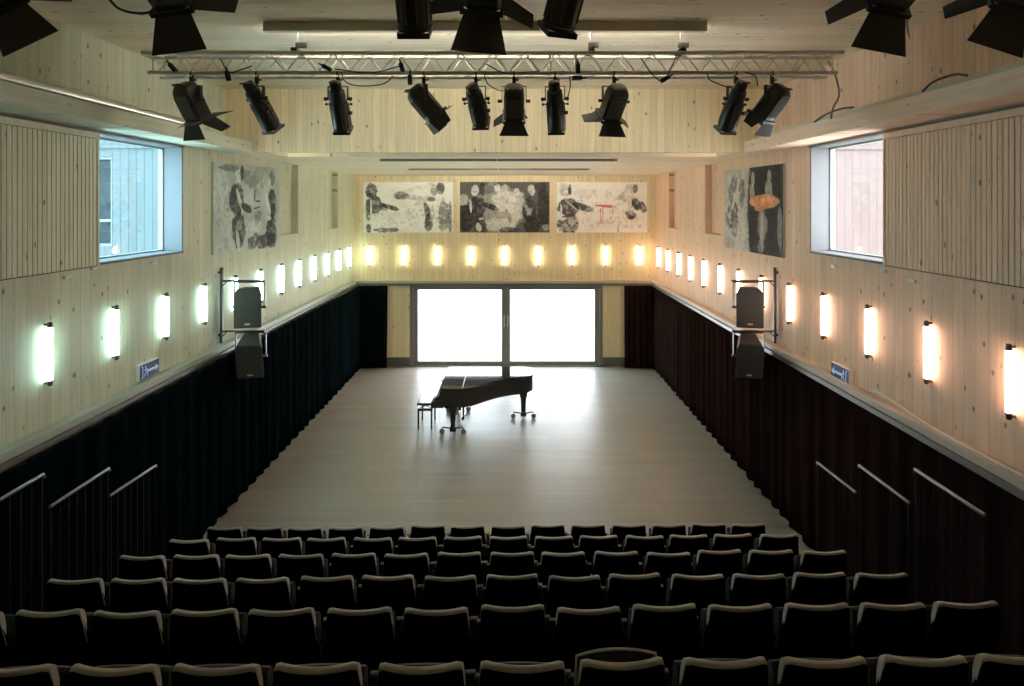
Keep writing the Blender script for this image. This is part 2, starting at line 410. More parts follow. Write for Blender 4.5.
curtain('stage_curtain', (-4.5, YB-.17, 0), (-3.62, YB-.17, 0), (0, 1, 0), .04, .2, 'short black curtain in the left back corner beside the glass doors', 3, M['curtain_left'])
curtain('stage_curtain', (3.33, YB-.17, 0), (4.2, YB-.17, 0), (0, 1, 0), .04, .2, 'short black curtain in the right back corner beside the glass doors', 4, M['curtain_right'])

# ------------------------------------------------------------------ wall tube lamps
def wall_lamp(p, n, m, label, group):
    """p: point on the wall, n: wall normal"""
    p = Vector(p); n = Vector(n); r = empty('wall_lamp', p); tag(r, label, 'wall lamp', group)
    c = n*.055
    MB().lathe([(.014, -.265), (.024, -.257), (.024, .257), (.014, .265)], 14, Matrix.Translation(c)).build('tube', m, r)
    for s in (-1, 1):
        z0 = .265*s
        mb = MB().cyl(c+Vector((0,0,z0)), c+Vector((0,0,z0+.055*s)), .026, .02, 10)
        mb.cyl(c+Vector((0,0,z0+.03*s)), Vector((0,0,z0+.03*s)), .012, n=8)
        mb.build('tube_holder', M['lamp_cap'], r)
ZL = 3.305
for k in range(12):
    y = 17.24-1.02*k
    wall_lamp((XL, y, ZL), (1,0,0), M['tube_l'], 'glowing upright tube lamp on the left wall, %s from the back corner' % ORD[k+1], 'tube lamps on the left wall')
for k in range(13):
    y = 17.2-1.01*k
    wall_lamp((XR, y, ZL), (-1,0,0), M['tube_r'], 'glowing upright tube lamp on the right wall, %s from the back corner' % ORD[k+1], 'tube lamps on the right wall')
for k in range(9):
    wall_lamp((-4.18+.998*k, YB, ZL), (0,-1,0), M['tube_b'], 'glowing tube lamp on the back wall under the paintings, %s from the left' % ORD[k+1], 'tube lamps on the back wall')

# ------------------------------------------------------------------ paintings
def fbm(rs, h, w, fy, fx, octv=4):
    out = np.zeros((h, w)); a = 1; tot = 0
    for o in range(octv):
        gy, gx = max(2, int(fy*2**o)), max(2, int(fx*2**o))
        g = rs.rand(gy+1, gx+1)
        y = np.linspace(0, gy-1e-6, h); x = np.linspace(0, gx-1e-6, w)
        yi, xi = y.astype(int), x.astype(int); ty, tx = (y-yi)[:, None], (x-xi)[None]
        ty = ty*ty*(3-2*ty); tx = tx*tx*(3-2*tx)
        v = (g[yi][:, xi]*(1-tx)+g[yi][:, xi+1]*tx)*(1-ty)+(g[yi+1][:, xi]*(1-tx)+g[yi+1][:, xi+1]*tx)*ty
        out += a*v; tot += a; a *= .55
    return out/tot
def paint(seed, w, h, bg, strokes, tex=.25, fy=3, fx=5, tint=(1, .97, .88)):
    """brush-work as an h x w x 3 array; strokes: (x, y, rx, ry, angle, value or rgb, opacity, roughness)"""
    rs = np.random.RandomState(seed)
    Y, X = np.mgrid[0:h, 0:w]; X = (X+.5)/w; Y = (Y+.5)/h; asp = w/h
    n1 = fbm(rs, h, w, fy, fx); n2 = fbm(rs, h, w, fy*4, fx*4, 3)
    img = np.ones((h, w, 3))*np.array(tint)*bg
    img *= (1+tex*2*(n1-.5)+tex*1.2*(n2-.5))[..., None]
    for (x, y, rx, ry, ang, val, op, ro) in strokes:
        e = fbm(rs, h, w, fy*3, fx*3, 3)-.5; e2 = fbm(rs, h, w, fy*7, fx*7, 2)
        c, s = math.cos(R(ang)), math.sin(R(ang))
        dx = (X-x)*asp; dy = Y-y
        u = (dx*c+dy*s)/(rx*asp); v = (-dx*s+dy*c)/ry
        dd = np.sqrt(u*u+v*v)+e*ro*1.3
        hi = fbm(rs, h, w, fy*9, fx*16, 3)-.5
        a = np.clip((1.0-dd-hi*(.12+.55*ro))/.14, 0, 1)*op
        a = (a*(1-ro*1.6*np.clip(e2-.45, 0, 1)*2)).clip(0, 1)[..., None]
        val = tuple(v*1.3 for v in val) if isinstance(val, tuple) else (val*.55 if val < .28 else min(.92, val*1.28))
        col = np.array(val if isinstance(val, tuple) else tuple(val*t for t in tint))
        col = col[None, None]*(1+.9*(e2[..., None]-.5)+.8*hi[..., None])
        img = img*(1-a)+col*a
    return img.clip(.01, .95)
def canvas(name, label, corners, img, th=.02, cat='painting'):
    """corners: bottom-left, bottom-right, top-right, top-left as seen from the room"""
    h, w, _ = img.shape; bl, br, tr, tl = [Vector(c) for c in corners]
    nrm = (br-bl).cross(tl-bl).normalized(); bl, br, tr, tl = [c+nrm*.006 for c in (bl, br, tr, tl)]
    vs, fs = [], []
    for j in range(h+1):
        for i in range(w+1):
            u, v = i/w, j/h
            vs.append((bl*(1-u)+br*u)*(1-v)+(tl*(1-u)+tr*u)*v+nrm*th)
    for j in range(h):
        for i in range(w): a = j*(w+1)+i; fs.append((a, a+1, a+w+2, a+w+1))
    n0 = len(vs); nf = len(fs)
    vs += [bl, br, tr, tl]; a, b, c, d = 0, w, (h+1)*(w+1)-1, h*(w+1)
    edge = [list(range(0, w+1)), [j*(w+1)+w for j in range(h+1)], [h*(w+1)+i for i in range(w, -1, -1)], [j*(w+1) for j in range(h, -1, -1)]]
    for k, e in enumerate(edge): fs.append(tuple(e[::-1])+(n0+k, n0+(k+1) % 4))
    me = bpy.data.meshes.new(name); me.from_pydata([tuple(v) for v in vs], [], fs); me.update()
    ca = me.color_attributes.new('paint', 'FLOAT_COLOR', 'CORNER')
    cols = np.ones((len(me.loops), 4), dtype=np.float32); cols[:, :3] = .5
    f = img.reshape(-1, 3); cols[:nf*4, :3] = np.repeat(f, 4, axis=0)
    ca.data.foreach_set('color', cols.ravel())
    m, nt, b = mat('painted_canvas'); at = nt.nodes.new('ShaderNodeVertexColor'); at.layer_name = 'paint'
    nt.links.new(at.outputs[0], b.inputs['Base Color']); b.inputs['Roughness'].default_value = .7; b.inputs['Specular IOR Level'].default_value = .2
    me.materials.append(m)
    o = bpy.data.objects.new(name, me); C.objects.link(o); tag(o, label, cat); return o
def back_corners(x0, y0, x1, y1):
    q = [W(a, b, YB) for a, b in ((x0, y1), (x1, y1), (x1, y0), (x0, y0))]; return q
# stroke lists: generic figures in grey wash
A1 = [(.5,.2,.5,.12,4,.75,.8,.3),(.45,.42,.45,.08,-6,.78,.8,.3),(.42,.73,.09,.085,0,.17,.85,.35),(.56,.70,.1,.06,-8,.3,.5,.4),
      (.62,.88,.2,.06,15,.45,.4,.4),(.66,.62,.12,.06,25,.4,.5,.4),
      (.09,.83,.07,.15,0,.16,.9,.3),(.07,.74,.04,.05,0,.08,.8,.2),(.12,.55,.1,.19,-12,.13,.92,.3),(.06,.45,.035,.25,0,.18,.8,.4),(.3,.5,.11,.05,-14,.06,.95,.25),(.22,.52,.06,.07,-20,.08,.8,.3),
      (.25,.05,.17,.05,2,.12,.8,.4),(.06,.08,.03,.1,0,.12,.9,.2),(.09,.35,.011,.36,2,.8,.95,.1),(.15,.34,.1,.05,8,.62,.8,.3),
      (.86,.87,.055,.12,-8,.12,.9,.3),(.79,.83,.04,.12,0,.3,.8,.3),(.76,.66,.05,.05,0,.16,.8,.3),(.71,.45,.035,.16,14,.10,.9,.25),(.73,.2,.05,.2,0,.07,.9,.25),
      (.9,.35,.07,.36,2,.13,.75,.45),(.97,.3,.02,.36,0,.12,.8,.3),(.82,.3,.012,.4,-2,.8,.95,.1),(.77,.35,.025,.2,0,.45,.7,.3),(.52,.33,.05,.1,10,.45,.4,.5),(.93,.12,.06,.06,0,.4,.6,.4)]
A2 = [(.42,.5,.3,.5,0,.33,.8,.4),(.04,.65,.06,.12,0,.5,.8,.4),(.5,.6,.14,.28,10,.66,.8,.4),(.62,.5,.13,.3,-20,.62,.8,.45),(.45,.16,.2,.16,0,.6,.8,.45),
      (.42,.88,.04,.08,0,.66,.8,.25),(.5,.88,.04,.08,0,.5,.7,.25),(.63,.8,.04,.08,0,.7,.7,.25),(.3,.85,.1,.1,0,.25,.6,.4),(.25,.85,.03,.14,0,.04,.8,.3),
      (.17,.83,.045,.12,-6,.5,.95,.2),(.19,.5,.1,.22,0,.045,.95,.3),(.33,.52,.1,.06,-22,.04,.95,.3),(.22,.18,.08,.2,0,.05,.9,.35),(.06,.27,.1,.28,0,.035,.95,.3),(.12,.52,.015,.15,4,.55,.9,.2),(.21,.1,.035,.09,20,.6,.9,.3),
      (.24,.27,.04,.02,0,.55,.8,.3),(.42,.35,.1,.1,0,.3,.7,.5),(.55,.3,.03,.18,18,.2,.6,.4),(.6,.18,.04,.08,0,.65,.7,.4),(.55,.04,.12,.07,0,.05,.8,.4),
      (.8,.84,.045,.12,6,.55,.95,.25),(.76,.75,.04,.05,0,.25,.7,.3),(.77,.45,.09,.27,0,.06,.95,.35),(.74,.5,.02,.18,30,.45,.6,.4),(.78,.42,.03,.1,-30,.4,.6,.4),(.8,.14,.09,.2,0,.04,.95,.25),
      (.93,.5,.07,.5,0,.06,.9,.3),(.96,.1,.05,.07,-10,.35,.8,.4),(.88,.9,.06,.08,0,.1,.8,.4)]
A3 = [(.5,.6,.4,.25,3,.74,.7,.3),(.3,.8,.15,.06,4,.55,.4,.5),(.5,.2,.35,.12,0,.8,.7,.3),(.8,.2,.2,.15,0,.8,.7,.3),
      (.1,.83,.05,.14,0,.55,.9,.2),(.145,.84,.022,.12,0,.08,.95,.25),(.06,.85,.03,.13,0,.45,.6,.3),(.13,.5,.12,.2,-4,.09,.95,.3),(.29,.5,.12,.07,-18,.08,.95,.3),(.37,.46,.05,.04,-8,.3,.8,.3),
      (.13,.18,.12,.2,0,.11,.92,.35),(.05,.42,.014,.17,0,.72,.9,.2),(.15,.56,.1,.02,-40,.55,.8,.3),(.07,.27,.045,.035,10,.7,.9,.3),(.17,.2,.05,.06,0,.5,.7,.35),(.05,.06,.03,.05,0,.45,.7,.3),(.12,.1,.02,.16,30,.5,.6,.3),
      (.52,.53,.11,.018,0,(.5,.11,.07),.95,.15),(.56,.51,.06,.02,-4,(.5,.11,.07),.9,.15),(.485,.35,.007,.15,0,(.55,.16,.1),.9,.1),(.51,.38,.007,.16,0,(.55,.16,.1),.8,.1),(.5,.21,.016,.05,0,(.6,.25,.2),.7,.1),(.62,.42,.006,.1,0,(.55,.3,.24),.7,.1),
      (.68,.08,.012,.1,0,.4,.7,.2),(.83,.87,.07,.1,-10,.35,.8,.35),(.87,.86,.03,.1,-8,.13,.7,.3),(.77,.72,.08,.12,0,.5,.7,.5),(.8,.75,.06,.12,0,.62,.7,.4),(.88,.56,.05,.14,34,.08,.95,.25),(.95,.5,.04,.13,20,.16,.85,.35),(.82,.36,.07,.09,-20,.16,.8,.5),(.82,.45,.05,.08,0,.55,.7,.4),(.7,.7,.03,.06,0,.3,.6,.4),(.83,.3,.03,.05,0,.08,.8,.4)]
A4 = [(.1,.6,.12,.4,0,.5,.7,.35),(.5,.85,.14,.12,0,.25,.6,.6),(.62,.75,.1,.2,0,.3,.6,.6),(.5,.55,.12,.15,0,.55,.7,.4),(.55,.25,.14,.12,20,.6,.8,.4),
      (.32,.85,.045,.12,0,.6,.95,.2),(.38,.9,.03,.1,0,.06,.9,.3),(.3,.6,.11,.2,0,.05,.92,.3),(.35,.58,.025,.17,25,.62,.9,.2),(.44,.5,.1,.05,-25,.05,.95,.25),(.33,.25,.1,.22,0,.05,.92,.3),(.33,.3,.04,.06,0,.4,.6,.4),(.32,.12,.025,.14,10,.6,.8,.3),(.2,.4,.02,.3,12,.4,.7,.3),
      (.86,.87,.05,.1,0,.1,.9,.3),(.82,.82,.03,.07,0,.6,.9,.2),(.87,.55,.09,.2,0,.04,.95,.3),(.8,.52,.025,.2,20,.66,.9,.2),(.85,.2,.1,.24,0,.045,.95,.3),(.8,.37,.05,.03,0,.62,.9,.2),(.62,.58,.05,.012,0,.08,.9,.2),(.57,.65,.012,.1,0,.1,.9,.2),(.6,.5,.06,.012,10,.1,.9,.2),
      (.75,.1,.2,.09,8,.05,.9,.4),(.55,.1,.1,.08,30,.07,.8,.5),(.12,.1,.08,.1,0,.4,.7,.6),(.62,.38,.06,.1,0,.2,.6,.6),(.95,.6,.03,.3,0,.4,.6,.5),(.2,.95,.16,.04,0,.2,.7,.4)]
A5 = [(.2,.7,.22,.3,0,.5,.8,.4),(.2,.83,.06,.12,0,.16,.7,.5),(.35,.7,.06,.18,0,.12,.7,.5),(.13,.7,.05,.16,0,.18,.7,.5),(.15,.42,.14,.16,0,.1,.8,.95),(.3,.25,.16,.14,0,.55,.8,.6),(.2,.3,.08,.16,0,.12,.7,.8),(.38,.15,.12,.1,20,.5,.7,.6),(.1,.08,.12,.07,0,.3,.6,.5),
      (.72,.5,.29,.53,0,.06,.97,.08),(.72,.5,.29,1.2,0,.06,.97,.05),(.95,.5,.1,1.2,0,.06,.9,.05),(.42,.5,.02,.5,0,.35,.7,.4),(.54,.86,.03,.1,0,.42,.92,.2),(.53,.7,.045,.1,0,.38,.9,.4),(.8,.88,.035,.08,0,.36,.9,.25),(.79,.72,.055,.14,0,.36,.9,.5),(.7,.7,.05,.1,0,.05,.9,.3),
      (.7,.33,.08,.2,0,.3,.8,.45),(.69,.25,.03,.25,0,.42,.7,.3),(.52,.25,.05,.25,0,.045,.9,.2),(.83,.25,.06,.27,0,.045,.9,.2),(.95,.3,.035,.25,0,.28,.8,.4),(.67,.08,.06,.08,0,.3,.7,.5),
      (.72,.6,.25,.085,0,(.58,.26,.12),.98,.08),(.68,.54,.12,.05,10,(.5,.2,.09),.95,.15),(.78,.62,.12,.03,4,(.66,.34,.18),.7,.2)]
canvas('painting', 'pale grey painting of two seated figures, left of three on the back wall', back_corners(363.5, 182, 453, 232.5), paint(1, 196, 110, .95, A1, tex=.16))
canvas('painting', 'dark grey painting of crowded figures, middle of three on the back wall', back_corners(460, 182, 549.5, 232.5), paint(2, 196, 110, .12, A2))
canvas('painting', 'pale painting with a thin red shape between two figures on the back wall', back_corners(556.5, 182, 647, 232.5), paint(3, 196, 110, .97, A3, tex=.12))
def side_corners(x, ya, yb, za0, za1, zb0, zb1):   # near edge a, far edge b
    return (x, ya, za0), (x, yb, zb0), (x, yb, zb1), (x, ya, za1)
dl = lambda px, X: F*X/(px-CX)
def hz(py, d): return H+(CY-py)*d/F
ya, yb = dl(211.5, XL), dl(278, XL)
c = side_corners(XL, ya, yb, hz(255, ya), hz(162, ya), hz(246.5, yb), hz(168.5, yb))
canvas('painting', 'grey painting of two standing figures on the left wall beside the window', [c[0], c[1], c[2], c[3]], paint(4, 150, 120, .58, A4, fx=4, tint=(.84, 1, .93)))
ya, yb = dl(785, XR), dl(726, XR)
p = [(XR, yb, hz(247.5, yb)), (XR, ya, hz(258, ya)), (XR, ya, hz(163.5, ya)), (XR, yb, hz(171, yb))]
canvas('painting', 'half dark painting with an orange shape on the right wall beside the window', p, paint(5, 150, 120, .62, A5, fx=4, tint=(1, .88, .78)))

# ------------------------------------------------------------------ grand piano
pr = empty('grand_piano', (-.55, 13.2, 0)); tag(pr, 'black grand piano with closed lid on the stage', 'piano')
ox, oy = -.55, 13.2
near = curve_pts([(-1.46, 12.5), (-1.1, 12.48), (-.85, 12.53), (-.55, 12.72), (-.2, 13.1), (.1, 13.33), (.36, 13.42), (.475, 13.52)], 6)
def c2(pts): return curve_pts([(a, b, 0) for a, b in pts], 6)
near = [(v.x, v.y) for v in c2([(-1.46, 12.48), (-1.2, 12.46), (-.95, 12.49), (-.7, 12.64), (-.42, 12.93), (-.1, 13.2), (.2, 13.33), (.4, 13.40), (.49, 13.54)])]
far = [(.50, 13.75), (.49, 13.98), (.42, 14.08), (.3, 14.11), (-1.46, 14.11)]
outline = [(a-ox, b-oy) for a, b in near+far]
def grow(poly, g):
    cx = sum(a for a, b in poly)/len(poly); n = len(poly); out = []
    for i in range(n):
        p0, p1, p2 = Vector(poly[i-1]), Vector(poly[i]), Vector(poly[(i+1) % n])
        t = (p2-p0).normalized(); out.append(tuple(p1+Vector((t.y, -t.x))*g))
    return out
MB().prism(outline, .62, .955).build('case', M['piano'], pr, bevel=.012)
lid = MB().prism(grow(outline, .02), .965, .99).build('lid', M['piano'], pr, bevel=.006)
MB().box((-.46-.006, -.72, .988), (-.46+.006, .9, .993)).build('lid_hinge', M['brass'], lid)
MB().prism(grow(outline, -.1), .56, .63).build('soundboard_frame', M['piano'], pr)
kx = -1.46-ox
mb = MB().box((kx-.2, -.68, .58), (kx+.1, .88, .69))
for y0, y1 in ((-.72, -.63), (.83, .92)):
    poly = [(-.21, .57), (.05, .57), (.05, .94), (.0, .94), (-.015, .82), (-.05, .73), (-.2, .70)]
    mb.loft([[(kx+a, y, b) for a, b in poly] for y in (y0, y1)])
mb.build('keybed', M['piano'], pr, bevel=.008)
poly = [(-.14, .69), (.02, .69), (.02, .94), (-.01, .94), (-.05, .8), (-.13, .74)]
MB().loft([[(kx+a, y, b) for a, b in poly] for y in (-.63, .83)]).build('key_cover', M['piano'], pr, bevel=.006)
def piano_leg(x, y, angs):
    l = MB().box((x-.085, y-.085, .5), (x+.085, y+.085, .63)).lathe([(.058, .1), (.052, .2), (.064, .4), (.08, .52)], 14, Matrix.Translation((x, y, 0))).box((x-.065, y-.065, .05), (x+.065, y+.065, .14)).build('leg', M['piano'], pr, bevel=.008)
    mb = MB(); dirs = []
    for a in angs:
        e = Vector((math.cos(a), math.sin(a), 0)); dirs.append((e, a))
        mb.cyl((x, y, .1), Vector((x, y, .135))+e*.22, .017, n=8)
        mb.cyl(Vector((x, y, .135))+e*.22, Vector((x, y, .07))+e*.22, .014, n=8)
    mb.build('leg_dolly', M['brass'], l)
    for e, a in dirs:
        ax = Vector((-math.sin(a), math.cos(a), 0)); cpt = Vector((x, y, .055))+e*.23
        MB().cyl(cpt-ax*.028, cpt-ax*.008, .055, n=14).cyl(cpt+ax*.008, cpt+ax*.028, .055, n=14).cyl(cpt-ax*.03, cpt+ax*.03, .012, n=8).build('wheel', M['brass'], l)
piano_leg(-1.22-ox, 12.62-oy, (PI+.12, -.1, PI/2)); piano_leg(-1.22-ox, 13.93-oy, (PI+.1, .2, -PI/2)); piano_leg(.28-ox, 13.52-oy, (PI, .05, PI/2))
lx, ly = -1.05-ox, 13.25-oy
ly_ = MB().box((lx-.03, ly-.14, .1), (lx+.03, ly+.14, .17)).cyl((lx, ly-.08, .17), (lx, ly-.05, .58), .018, n=8).cyl((lx, ly+.08, .17), (lx, ly+.05, .58), .018, n=8).cyl((lx+.03, ly, .14), (lx+.3, ly, .56), .008, n=6).box((lx-.05, ly-.1, .55), (lx+.05, ly+.1, .62)).build('pedal_lyre', M['piano'], pr, bevel=.005)
for k in (-1, 0, 1):
    MB().box((lx-.18, ly+.08*k-.018, .085), (lx-.02, ly+.08*k+.018, .1)).build('pedal', M['brass'], ly_, bevel=.004)

# piano bench
br_ = empty('piano_bench', (-1.84, 13.12, 0)); tag(br_, 'black adjustable piano bench beside the keyboard end of the piano', 'bench')
MB().box((-.165, -.34, .52), (.165, .34, .575)).build('seat', M['leather'], br_, bevel=.02)
mb = MB().box((-.15, -.31, .4), (.15, -.28, .45)).box((-.15, .28, .4), (.15, .31, .45)).box((-.16, -.28, .4), (-.13, .28, .45)).box((.13, -.28, .4), (.16, .28, .45))
mb.build('apron', M['piano'], br_, bevel=.004)
mb = MB()
for y in (-.2, .2):
    mb.cyl((-.11, y, .44), (.11, y, .53), .011, n=6).cyl((.11, y, .44), (-.11, y, .53), .011, n=6)
mb.build('lift_mechanism', M['black_metal'], br_)
for x in (-.14, .14):
    for y in (-.29, .29): MB().cyl((x, y, 0), (x, y, .45), .017, .022, 8).build('leg', M['piano'], br_)

# ------------------------------------------------------------------ seating tribune
rows = [  # distance, back-top height, x of a gap between two seats
    (7.50, .80, -.2875), (6.67, 1.12, -.278), (5.77, 1.46, -.245), (4.88, 1.79, -.244), (3.95, 2.16, -.24), (2.97, 2.55, -.196)]
tr_ = empty('seating_tribune', (-.27, 4, 0)); tag(tr_, 'black stepped tribune carrying the rows of seats', 'tribune')
fr = [d+.575 for d, _, _ in rows]
for i in range(1, 6):
    z = rows[i][1]-.80; y1 = fr[i]; y0 = fr[i+1] if i < 5 else YN+.15
    MB().box((-4.31+.27, y0-4, 0 if i == 1 else 0.0), (3.77+.27, y1-4, z)).build('tier', M['black_floor'], tr_, bevel=.006)

def chair_meshes(tall=False):
    r = empty('auditorium_seat')
    nz, cols = 10, 17
    prof = []                                     # (height, forward) around the cushion
    for z in (.40, .55, .70, .768): prof.append((z, 0))
    for t in (20, 55, 90, 125, 160): prof.append((.78+.02*math.sin(R(t)), .02-.02*math.cos(R(t))))
    for z, f_ in ((.768, .04), (.70, .036), (.60, .012), (.40, .006)): prof.append((z, f_))
    def pt(u, z, f, gx=0, gy=0):
        k = (.80-z)/.4
        w = .206+.03*k+gx
        round_ = 1-.03*max(0, (z-.77)/.03)**2
        x = u*w*round_
        y = -.034*(1-u*u)+.02-(z-.4)*.17+f+gy+.012*k*0
        zz = z-.005*(1-u*u)*(1 if z > .6 else 0)-(.012*max(0, (abs(u)-.86)/.14)**2 if z > .74 else 0)
        return (x, y, zz)
    us = [-1+2*i/(cols-1) for i in range(cols)]
    MB().loft([[pt(u, z, f) for z, f in prof] for u in us]).build('backrest', M['fabric'], r)
    # black rear shell, wrapping low over the back face only
    sp = [(.36, -.010), (.55, -.010), (.70, -.010), (.782, -.010), (.784, -.007), (.70, .0), (.66, .008), (.60, .016), (.36, .012)]
    MB().loft([[pt(u, z, f, .004 if z < .68 else -.003) for z, f in sp] for u in us]).build('back_panel', M['shell'], r)
    # tip-up seat folded up
    top = .695 if tall else .66
    sv = []
    for u in [-1+2*i/8 for i in range(9)]:
        b = .03*(1-u*u) if tall else .01*(1-u*u)
        x = u*(.205 if tall else .20)
        ring = [(x, .10, .36), (x, .085, top-.03+b-(0 if tall else 0)), (x, .10, top-.006+b), (x, .12, top+b), (x, .145, top-.01+b), (x, .17, top-.04+b), (x, .19, .36)]
        sv.append(ring)
    st_ = MB().loft(sv).build('seat', M['seat_dark'], r)
    if tall:
        e = [Vector(ring[3])+Vector((0, 0, .004)) for ring in sv]
        side = lambda q, s_: [Vector((q.x+s_*.004*k, q.y-.004*k, q.z-.07*k)) for k in (5, 4, 3, 2, 1)]
        MB().path(side(e[0], -1)+e+side(e[-1], 1)[::-1], .008, 6).build('piping', M['fabric'], st_)
    for s in ((1,) if not tall else (1,)):
        a = MB().box((.205, .20, .545), (.262, .225, .56)).box((.25, .20, .525), (.262, .225, .56)).box((.25, .2, .525), (.3, .225, .54)).build('armrest', M['arm'], r, bevel=.004)
        MB().box((.25-.022, .05, .49), (.25+.022, .3, .522)).box((.25-.016, .1, .0), (.25+.016, .24, .5)).box((.25-.024, .05, 0), (.25+.024, .3, .02)).build('leg', M['shell'], a)
    MB().box((-.222, .1, .28), (.233, .16, .33)).build('seat_beam', M['shell'], r)
    return r
def dup(root):
    r = root.copy(); C.objects.link(r)
    for ch in list(root.children):
        c_ = ch.copy(); C.objects.link(c_); c_.parent = r
        for g_ in list(ch.children):
            d_ = g_.copy(); C.objects.link(d_); d_.parent = c_
    return r
proto = chair_meshes(); tallp = chair_meshes(True)
used = {0: False, 1: False}
rowname = ['front row nearest the stage', 'second row from the stage', 'third row from the stage', 'fourth row from the stage', 'fifth row from the stage', 'sixth row']
for ri, (d, zt, gx) in enumerate(rows):
    rng = range(-7, 7) if ri < 5 else range(-5, 6)
    for j in rng:
        x = gx+(.503 if ri < 5 else .5)*(j+.5)
        tall = ri == 5 and j == 1
        src = tallp if tall else proto
        o = src if not used[int(tall)] else dup(src); used[int(tall)] = True
        o.location = (x, d+.02+.0145*(x-gx)+random.uniform(-.012, .012), zt-.80+(.011))
        o.rotation_euler = (R(random.uniform(-.8, .8)), R(random.uniform(-.5, .5)), R(.8+random.uniform(-1.2, 1.2)))
        if tall:
            tag(o, 'dark theatre seat with a second raised panel above its back, sixth row', 'theatre seat', 'tip-up seats in the '+rowname[ri])
        elif ri < 5:
            n = j+8
            tag(o, 'dark grey tip-up theatre seat, %s from the left in the %s' % (ORD[n], rowname[ri]), 'theatre seat', 'tip-up seats in the '+rowname[ri])
        else:
            n = j+6
            tag(o, 'dark grey tip-up theatre seat, %s seen from the left in the %s' % (ORD[n], rowname[ri]), 'theatre seat', 'tip-up seats in the '+rowname[ri])

# side guard rails on the tribune
def guard_rail(x, pf, pn, zb, label):
    """pf far top (y,z), pn near top (y,z)"""
    r = empty('guard_rail', (x, pn[0], zb)); tag(r, label, 'railing', 'guard rails at the tribune sides')
    Lr = pf[0]-pn[0]; h0, h1 = pn[1]-zb, pf[1]-zb
    MB().path([(0, -.02, h0), (0, Lr+.015, h1), (0, Lr+.02, h1-.03)], .015, 10).build('handrail', M['rail'], r)
    for y, h in ((0, h0), (Lr, h1)): MB().cyl((0, y, .003), (0, y, h-.01), .006, n=8).build('post', M['wire'], r)
    n = int(Lr/.11)
    for k in range(1, n):
        y = Lr*k/n; MB().cyl((0, y, .05), (0, y, h0+(h1-h0)*k/n-.01), .0028, n=5).build('baluster', M['wire'], r)
    MB().box((-.008, 0, .03), (.008, Lr, .06)).build('bottom_rail', M['wire'], r)
def rail_px(X, far, near_, zb, label):
    df, dn = F*X/(far[0]-CX), F*X/(near_[0]-CX)
    guard_rail(X, (df, hz(far[1], df)), (dn, hz(near_[1], dn)), zb, label)
for side, X, q in (('left', -4.24, [((155, 466), (111, 495), .32), ((108, 469), (51, 506), .66), ((42, 475), (-14, 508), .99)]),
                   ('right', 3.68, [((818, 463), (855, 492), .32), ((860, 466), (908, 502), .66), ((916, 470), (983, 514), .99)])):
    for k, (a, b, zb) in enumerate(q):
        rail_px(X, a, b, zb, 'thin steel guard rail on the %s side of the seats, %s from the stage' % (side, ORD[k+1]))

# ------------------------------------------------------------------ truss and stage lamps
TD, TZB, TZT = 6.35, 1.375+H, 1.585+H
tz = empty('lighting_truss', (0, TD, TZB)); tag(tz, 'silver lattice truss hanging under the ceiling in front of the bulkhead', 'truss')
x0, x1 = W(150, 0, TD).x, W(836, 0, TD).x; hh = TZT-TZB; hw = .11
for y in (-hw, hw):
    for z in (0, hh):
        e = .07 if z else 0
        MB().cyl((x0-e+.05, y, z), (x1+e-.05, y, z), .022, n=10).build('chord', M['alu'], tz)
mb = MB(); n = 42; st = (x1-x0-.3)/n
for k in range(n):
    a = x0+.15+st*k; b = a+st
    za, zb_ = (0, hh) if k % 2 == 0 else (hh, 0)
    for y in (-hw, hw): mb.cyl((a, y, za), (b, y, zb_), .007, n=6)
    ya_, yb_ = (-hw, hw) if k % 2 == 0 else (hw, -hw)
    for z in (0, hh): mb.cyl((a, ya_, z), (b, yb_, z), .006, n=6)
for a in (x0+.1, (x0+x1)/2+.6, x0+4.5, x1-.1):
    for y in (-hw, hw): mb.cyl((a, y, 0), (a, y, hh), .009, n=6)
    for z in (0, hh): mb.cyl((a, -hw, z), (a, hw, z), .009, n=6)
mb.build('lacing', M['alu'], tz)
for px in (298, 590, 680):
    x = W(px, 0, TD).x
    h_ = empty('truss_hanger', (x, TD, TZT)); tag(h_, {298: 'grey steel clamp holding the left part of the truss to the ceiling', 590: 'thin grey steel clamp near the middle of the truss', 680: 'grey steel clamp holding the right part of the truss to the ceiling'}[px], 'truss clamp', 'truss clamps')
    MB().box((-.03, -.13, .015), (.03, .13, .05)).cyl((0, 0, .05), (0, 0, ZU-TZT), .007, n=8).build('rod', M['black_metal'], h_)
    MB().box((-.05, -.05, ZU-TZT-.03), (.05, .05, ZU-TZT)).box((-.02, -.02, .08), (.09, .02, .13)).build('clamp', M['black_metal'], h_)

def clamp_yoke(r, pan, drop, half, m=None):
    """hook clamp at the pipe, yoke arms down to the lamp axle"""
    Z = Matrix.Rotation(pan, 4, 'Z')
    mb = MB(); mb.path([(0, .03*math.cos(t), .028+.03*math.sin(t)) for t in [R(a) for a in range(-60, 211, 30)]], .009, 6)
    mb.box((-.018, -.018, -.07), (.018, .018, .0)); mb.cyl((0, 0, -.07), (0, 0, -.1), .01, n=8); mb.cyl((.015, 0, -.03), (.05, 0, -.03), .008, n=6)
    mb.build('hook_clamp', M['black_metal'], r)
    mb = MB(Z); t = .004
    mb.box((-half, -.018, -.104), (half, .018, -.096)).box((-half-t, -.018, -drop), (-half+t, .018, -.096)).box((half-t, -.018, -drop), (half+t, .018, -.096))
    mb.build('yoke', M['black_metal'], r)
    mb = MB(Z)
    for s in (-1, 1): mb.cyl((s*half, 0, -drop+.01), (s*(half+.045), 0, -drop+.01), .018, n=10)
    mb.build('locking_knob', M['black_metal'], r)
